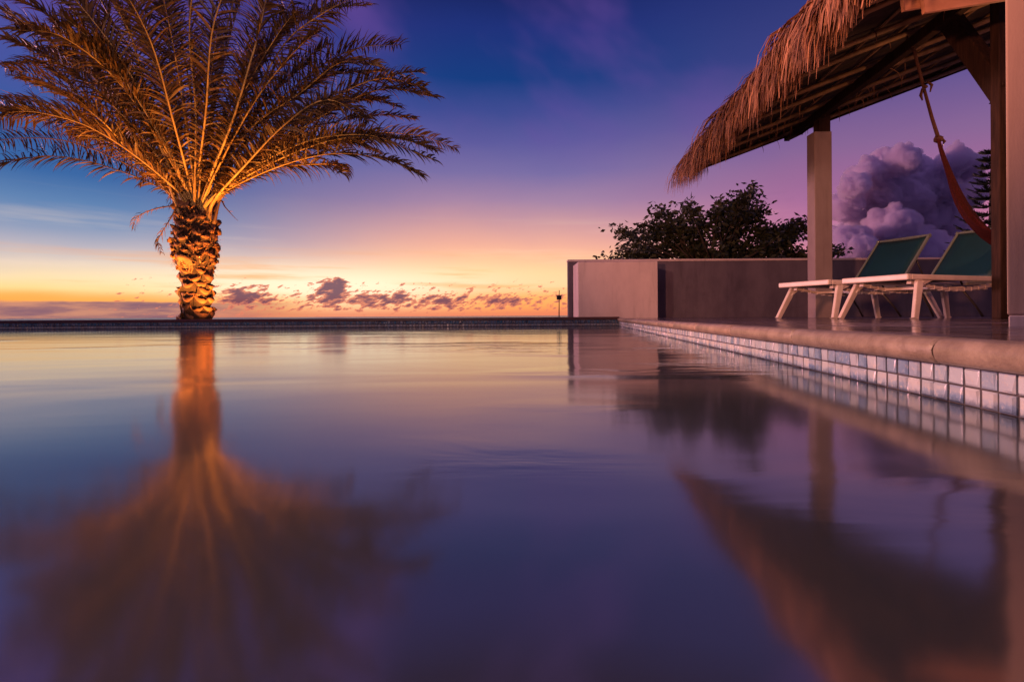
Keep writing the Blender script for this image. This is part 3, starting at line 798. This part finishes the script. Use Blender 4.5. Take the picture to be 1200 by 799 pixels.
# shrivelled hanging fronds at the top of the trunk
for pts, nl in ((((212,243,-.2),(190,243,-.3),(168,250,-.4),(158,258,-.4),(156,268,-.4)), 16), (((210,240,-.3),(200,256,-.4),(190,272,-.45),(185,284,-.5),(190,297,-.5)), 22),
                (((203,238,-.1),(205,228,-.2),(202,222,-.3),(200,230,-.3),(200,244,-.3)), 10)):
    frond(pf(*pts), rnd.uniform(-.5,.5), nl=nl, ll=.20, r0=.018, start=.35, droop=1.3, leafmat='dry', dead=True, wid=.014)
frond(pf((258,236,-.2),(264,243,-.25),(272,252,-.3),(279,259,-.3)), 0, nl=2, ll=.08, r0=.02, leafmat='dry', dead=True)

# ---------------------------------------------------------------- broadleaf tree beyond the wall
TY = 15.5
tr = tag(empty('broadleaf_tree', (P(835, 330, TY).x, TY, -0.3)), 'broad dark leafy tree rising behind the low wall', 'tree')
tb = Vector((P(838, 330, TY).x, TY, -0.3))
mb = MB(); mb.tube([tb, tb+Vector((.05,0,.7)), tb+Vector((-.03,.05,1.5)), tb+Vector((.04,0,2.0))], [.24,.19,.16,.13], 9)
local(tr, mb.build('trunk', M['bark'], tr))
tips = [(722,262),(735,283),(752,262),(770,243),(790,250),(805,236),(820,252),(838,240),(850,230),(868,226),(881,217),(872,245),(895,240),(890,260),(912,262),
        (930,258),(944,255),(925,280),(940,290),(900,285),(870,280),(845,270),(815,278),(785,278),(760,290),(740,297),(800,295),(830,292),(860,297),(905,297),(985,295),(960,297),(720,292),(855,255),(800,262),(773,262),(938,268)]
lm = MB(); bmx = MB()
fork = tb + Vector((0.02, 0, 1.7))
def leaf(mb, p, L, W_, d):
    d = d.normalized(); s = d.cross(Vector((rnd.gauss(0,1),rnd.gauss(0,1),rnd.gauss(0,1)))).normalized(); nn_ = d.cross(s)
    mb.add([p, p+d*L*.45+s*W_/2+nn_*W_*.15, p+d*L, p+d*L*.45-s*W_/2+nn_*W_*.15, p+d*L*.5], [(0,1,4),(1,2,4),(2,3,4),(3,0,4)])
for (u_, v_) in tips:
    for rep in range(3):
        dp = rnd.uniform(-1.5, 1.5) if rep else rnd.uniform(-.5, .5)
        q = P(u_ + rnd.gauss(0, 5 if rep else 1), v_ + (rnd.gauss(4, 5) if rep else 2), TY + dp)
        mid = fork.lerp(q, .5) + Vector((rnd.gauss(0,.15), rnd.gauss(0,.15), -.15 + rnd.gauss(0,.1)))
        cv = curve([fork, mid, q], 10)
        bmx.tube(cv, [.05*(1-.82*i/10) for i in range(11)], 5)
        for k in range(92):
            t = rnd.uniform(.74, 1.03) if k > 45 else rnd.uniform(.88, 1.02)
            b_ = cv[min(10, int(t*10))]
            sp_ = .19 if k > 45 else .14
            p_ = b_ + Vector((rnd.gauss(0,sp_), rnd.gauss(0,sp_), rnd.gauss(.02, sp_*.42)))
            leaf(lm, p_, rnd.uniform(.13,.23), rnd.uniform(.07,.11), Vector((rnd.gauss(0,1),rnd.gauss(0,1),rnd.gauss(-.25,.5))))
local(tr, bmx.build('branches', M['bark'], tr)); local(tr, lm.build('crown', M['tree_leaf'], tr))

# ---------------------------------------------------------------- tiered pine behind the post
NY = 22.0
nb = P(1163, 330, NY); nb.z = -0.3
npn = tag(empty('tiered_pine', nb), 'dark tiered pine partly hidden by the timber post', 'pine tree')
ntop = P(1163, 168, NY).z
mb = MB(); mb.tube([nb, Vector((nb.x, nb.y, ntop*.5)), Vector((nb.x+.02, nb.y, ntop))], [.22,.13,.02], 8); local(npn, mb.build('trunk', M['bark'], npn))
mb = MB(); zz = 1.6; 
while zz < ntop - .15:
    rad = 1.75 * (1 - (zz/ntop)**1.3) + .18
    nb_ = 9
    off = rnd.random()*6
    for k in range(nb_):
        th = off + 2*math.pi*k/nb_ + rnd.gauss(0,.1); r_ = rad*rnd.uniform(.85,1.1)
        rd = Vector((math.cos(th), math.sin(th), 0)); td = Vector((-math.sin(th), math.cos(th), 0))
        cv = [Vector((nb.x, nb.y, zz)) + rd*r_*t + Vector((0,0,-.12*r_*math.sin(t*2.6)+.26*r_*t*t)) for t in [i/6 for i in range(7)]]
        mb.tube(cv, [.025*(1-.7*i/6) for i in range(7)], 4)
        for j_ in range(46):
            t = rnd.uniform(.18, 1); b_ = cv[min(6, int(t*6))].lerp(cv[min(6, int(t*6)+1)], t*6 % 1)
            s = rnd.choice((-1,1))
            strip(mb, b_, rd*.8 + td*s*rnd.uniform(.2,.9) + Vector((0,0,rnd.uniform(.0,.55))), rnd.uniform(.16,.30)*(1.1-.4*t), .05, -.15, Vector((0,0,1)).cross(rd).normalized() if rnd.random()<.5 else Vector((0,0,1)), 2)
    zz += .40*(1-.25*zz/ntop)
local(npn, mb.build('crown', M['needle'], npn))

# ---------------------------------------------------------------- far pole by the wall end
FPY = 30.0
fp = tag(empty('lamp_pole', P(655, 372, FPY)), 'thin dark pole with a small box head, left of the low wall', 'pole')
mb = MB(); mb.tube([Vector((P(655,372,FPY).x, FPY, -0.6)), P(655.3, 340, FPY)], [.04,.022], 6); local(fp, mb.build('pole', M['dark_metal'], fp))
mb = MB(); c0 = P(655, 349, FPY); mb.box((c0.x-.13, FPY-.1, c0.z-.11), (c0.x+.14, FPY+.1, c0.z+.11)); mb.box((c0.x-.18, FPY-.12, c0.z+.111), (c0.x+.19, FPY+.12, c0.z+.14)); local(fp, mb.build('head', M['dark_metal'], fp, .02))

# ---------------------------------------------------------------- cumulus cloud far out, lit by the dusk sky
CD = 420.0
bm = bmesh.new()
puffs = [(1000,215,16),(990,240,18),(1015,200,17),(1040,190,19),(1058,186,18),(1075,200,22),(1095,215,22),(1030,225,26),(1060,230,28),(1118,186,17),(1135,192,15),(1128,212,18),
         (1140,225,14),(1105,240,24),(1080,255,26),(1045,262,24),(1010,262,20),(1000,290,24),(1040,295,28),(1080,292,28),(985,278,16),(1115,262,18)]
rc = random.Random(3)
for (u_, v_, r_) in puffs:
    c0 = P(u_, v_ + 4, CD + rc.uniform(-22, 22)); rr_ = r_/F*CD
    bmesh.ops.create_icosphere(bm, subdivisions=3, radius=rr_, matrix=Matrix.Translation(c0) @ Matrix.Diagonal((1, 1.2, .92, 1)))
    for k in range(7):
        th = rc.uniform(0, 6.28); ph = rc.uniform(-.2, 1.4)
        o_ = Vector((math.cos(th)*math.cos(ph), math.sin(th)*math.cos(ph), math.sin(ph)))*rr_*.85
        bmesh.ops.create_icosphere(bm, subdivisions=2, radius=rr_*rc.uniform(.25,.5), matrix=Matrix.Translation(c0+o_))
me = bpy.data.meshes.new('cloud'); bm.to_mesh(me); bm.free()
cl = bpy.data.objects.new('cumulus_cloud', me); COL.objects.link(cl)
tag(cl, 'tall mauve cumulus cloud seen between the column and the post', 'cloud', kind='stuff')
rm = cl.modifiers.new('remesh', 'REMESH'); rm.mode = 'VOXEL'; rm.voxel_size = 1.3; rm.use_smooth_shade = True
for nm, sc_, st_ in (('puff_large', 10.0, 8.0), ('puff_small', 4.2, 4.5)):
    tx = bpy.data.textures.new(nm, 'CLOUDS'); tx.noise_scale = sc_; tx.noise_depth = 3
    dm = cl.modifiers.new(nm, 'DISPLACE'); dm.texture = tx; dm.strength = st_; dm.mid_level = .5; dm.texture_coords = 'LOCAL'
m = bpy.data.materials.new('cloud_vapour'); m.use_nodes = True; cnt = m.node_tree; cnt.nodes.clear()
pvn = cnt.nodes.new('ShaderNodeVolumePrincipled'); pvn.inputs['Color'].default_value = (0.965, 0.925, 0.99, 1)
pvn.inputs['Density'].default_value = 0.50; pvn.inputs['Anisotropy'].default_value = 0.25
on = cnt.nodes.new('ShaderNodeOutputMaterial'); cnt.links.new(pvn.outputs[0], on.inputs['Volume'])
try: m.cycles.homogeneous_volume = True
except Exception: pass
me.materials.append(m)

# ---------------------------------------------------------------- lamps of the place, and a fill spot added for the thatch
def spot(name, loc, target, power, size, color, blend=.6, rad=.06):
    l = bpy.data.lights.new(name, 'SPOT'); l.energy = power; l.spot_size = R(size); l.spot_blend = blend; l.color = color; l.shadow_soft_size = rad
    o = bpy.data.objects.new(name, l); COL.objects.link(o); o.location = loc
    o.rotation_euler = (Vector(target) - Vector(loc)).to_track_quat('-Z', 'Y').to_euler(); return o
WARM = (1.0, 0.29, 0.042)
spot('garden_uplight', (PX+.85*K, PY-.8, -0.12), (PX+.66*K, PY-.2, 2.6), 2000, 118, WARM, .8)
spot('garden_uplight', (PX-1.05*K, PY-.8, -0.12), (PX-.78*K, PY-.2, 2.6), 1800, 118, WARM, .8)
spot('thatch_fill_spot', (-3.0, -1.5, 0.9), (3.0, 6.6, 2.9), 3000, 46, (1.0, 0.33, 0.18), .6, .15)  # added spot, unseen behind the camera, brightens the thatch fringe
l = bpy.data.lights.new('porch_lamp', 'POINT'); l.energy = 42; l.color = (1.0, 0.42, 0.18); l.shadow_soft_size = .08
o = bpy.data.objects.new('porch_lamp', l); COL.objects.link(o); o.location = (5.95, 5.65, 2.6)
l = bpy.data.lights.new('terrace_lamp', 'POINT'); l.energy = 1350; l.color = (1.0, 0.47, 0.32); l.shadow_soft_size = .25
o = bpy.data.objects.new('terrace_lamp', l); COL.objects.link(o); o.location = (-3.5, 1.2, 3.0)

sl = bpy.data.lights.new('afterglow_sun', 'SUN'); sl.energy = 2.0; sl.color = (1.0, 0.40, 0.44); sl.angle = R(8)
so = bpy.data.objects.new('afterglow_sun', sl); COL.objects.link(so)
az_, el_ = R(-72), R(5)
sd_ = Vector((math.sin(az_)*math.cos(el_), math.cos(az_)*math.cos(el_), math.sin(el_)))
so.rotation_euler = sd_.to_track_quat('Z', 'Y').to_euler()
# ---------------------------------------------------------------- camera
cam = bpy.data.cameras.new('camera'); cam.lens = 18.0; cam.sensor_width = 36.0; cam.sensor_fit = 'HORIZONTAL'
cam.shift_y = -(399.5 - V0) / 1200.0; cam.clip_start = 0.02; cam.clip_end = 100000.0
co = bpy.data.objects.new('camera', cam); COL.objects.link(co); scn.camera = co
co.matrix_world = Matrix.Translation((0, 0, H)) @ Matrix.Rotation(R(90), 4, 'X') @ Matrix.Rotation(-ROLL, 4, 'Z')
scn.view_settings.view_transform = 'Standard'; scn.view_settings.look = 'None'
scn.view_settings.exposure = 0.0; scn.view_settings.gamma = 1.0; scn.view_settings.use_curve_mapping = False
scn.render.engine = 'CYCLES'
cy = scn.cycles; cy.max_bounces = 14; cy.diffuse_bounces = 3; cy.glossy_bounces = 4; cy.volume_bounces = 14; cy.transparent_max_bounces = 8
cy.use_denoising = True; cy.use_adaptive_sampling = True; cy.adaptive_threshold = 0.015
cy.sample_clamp_indirect = 4.0
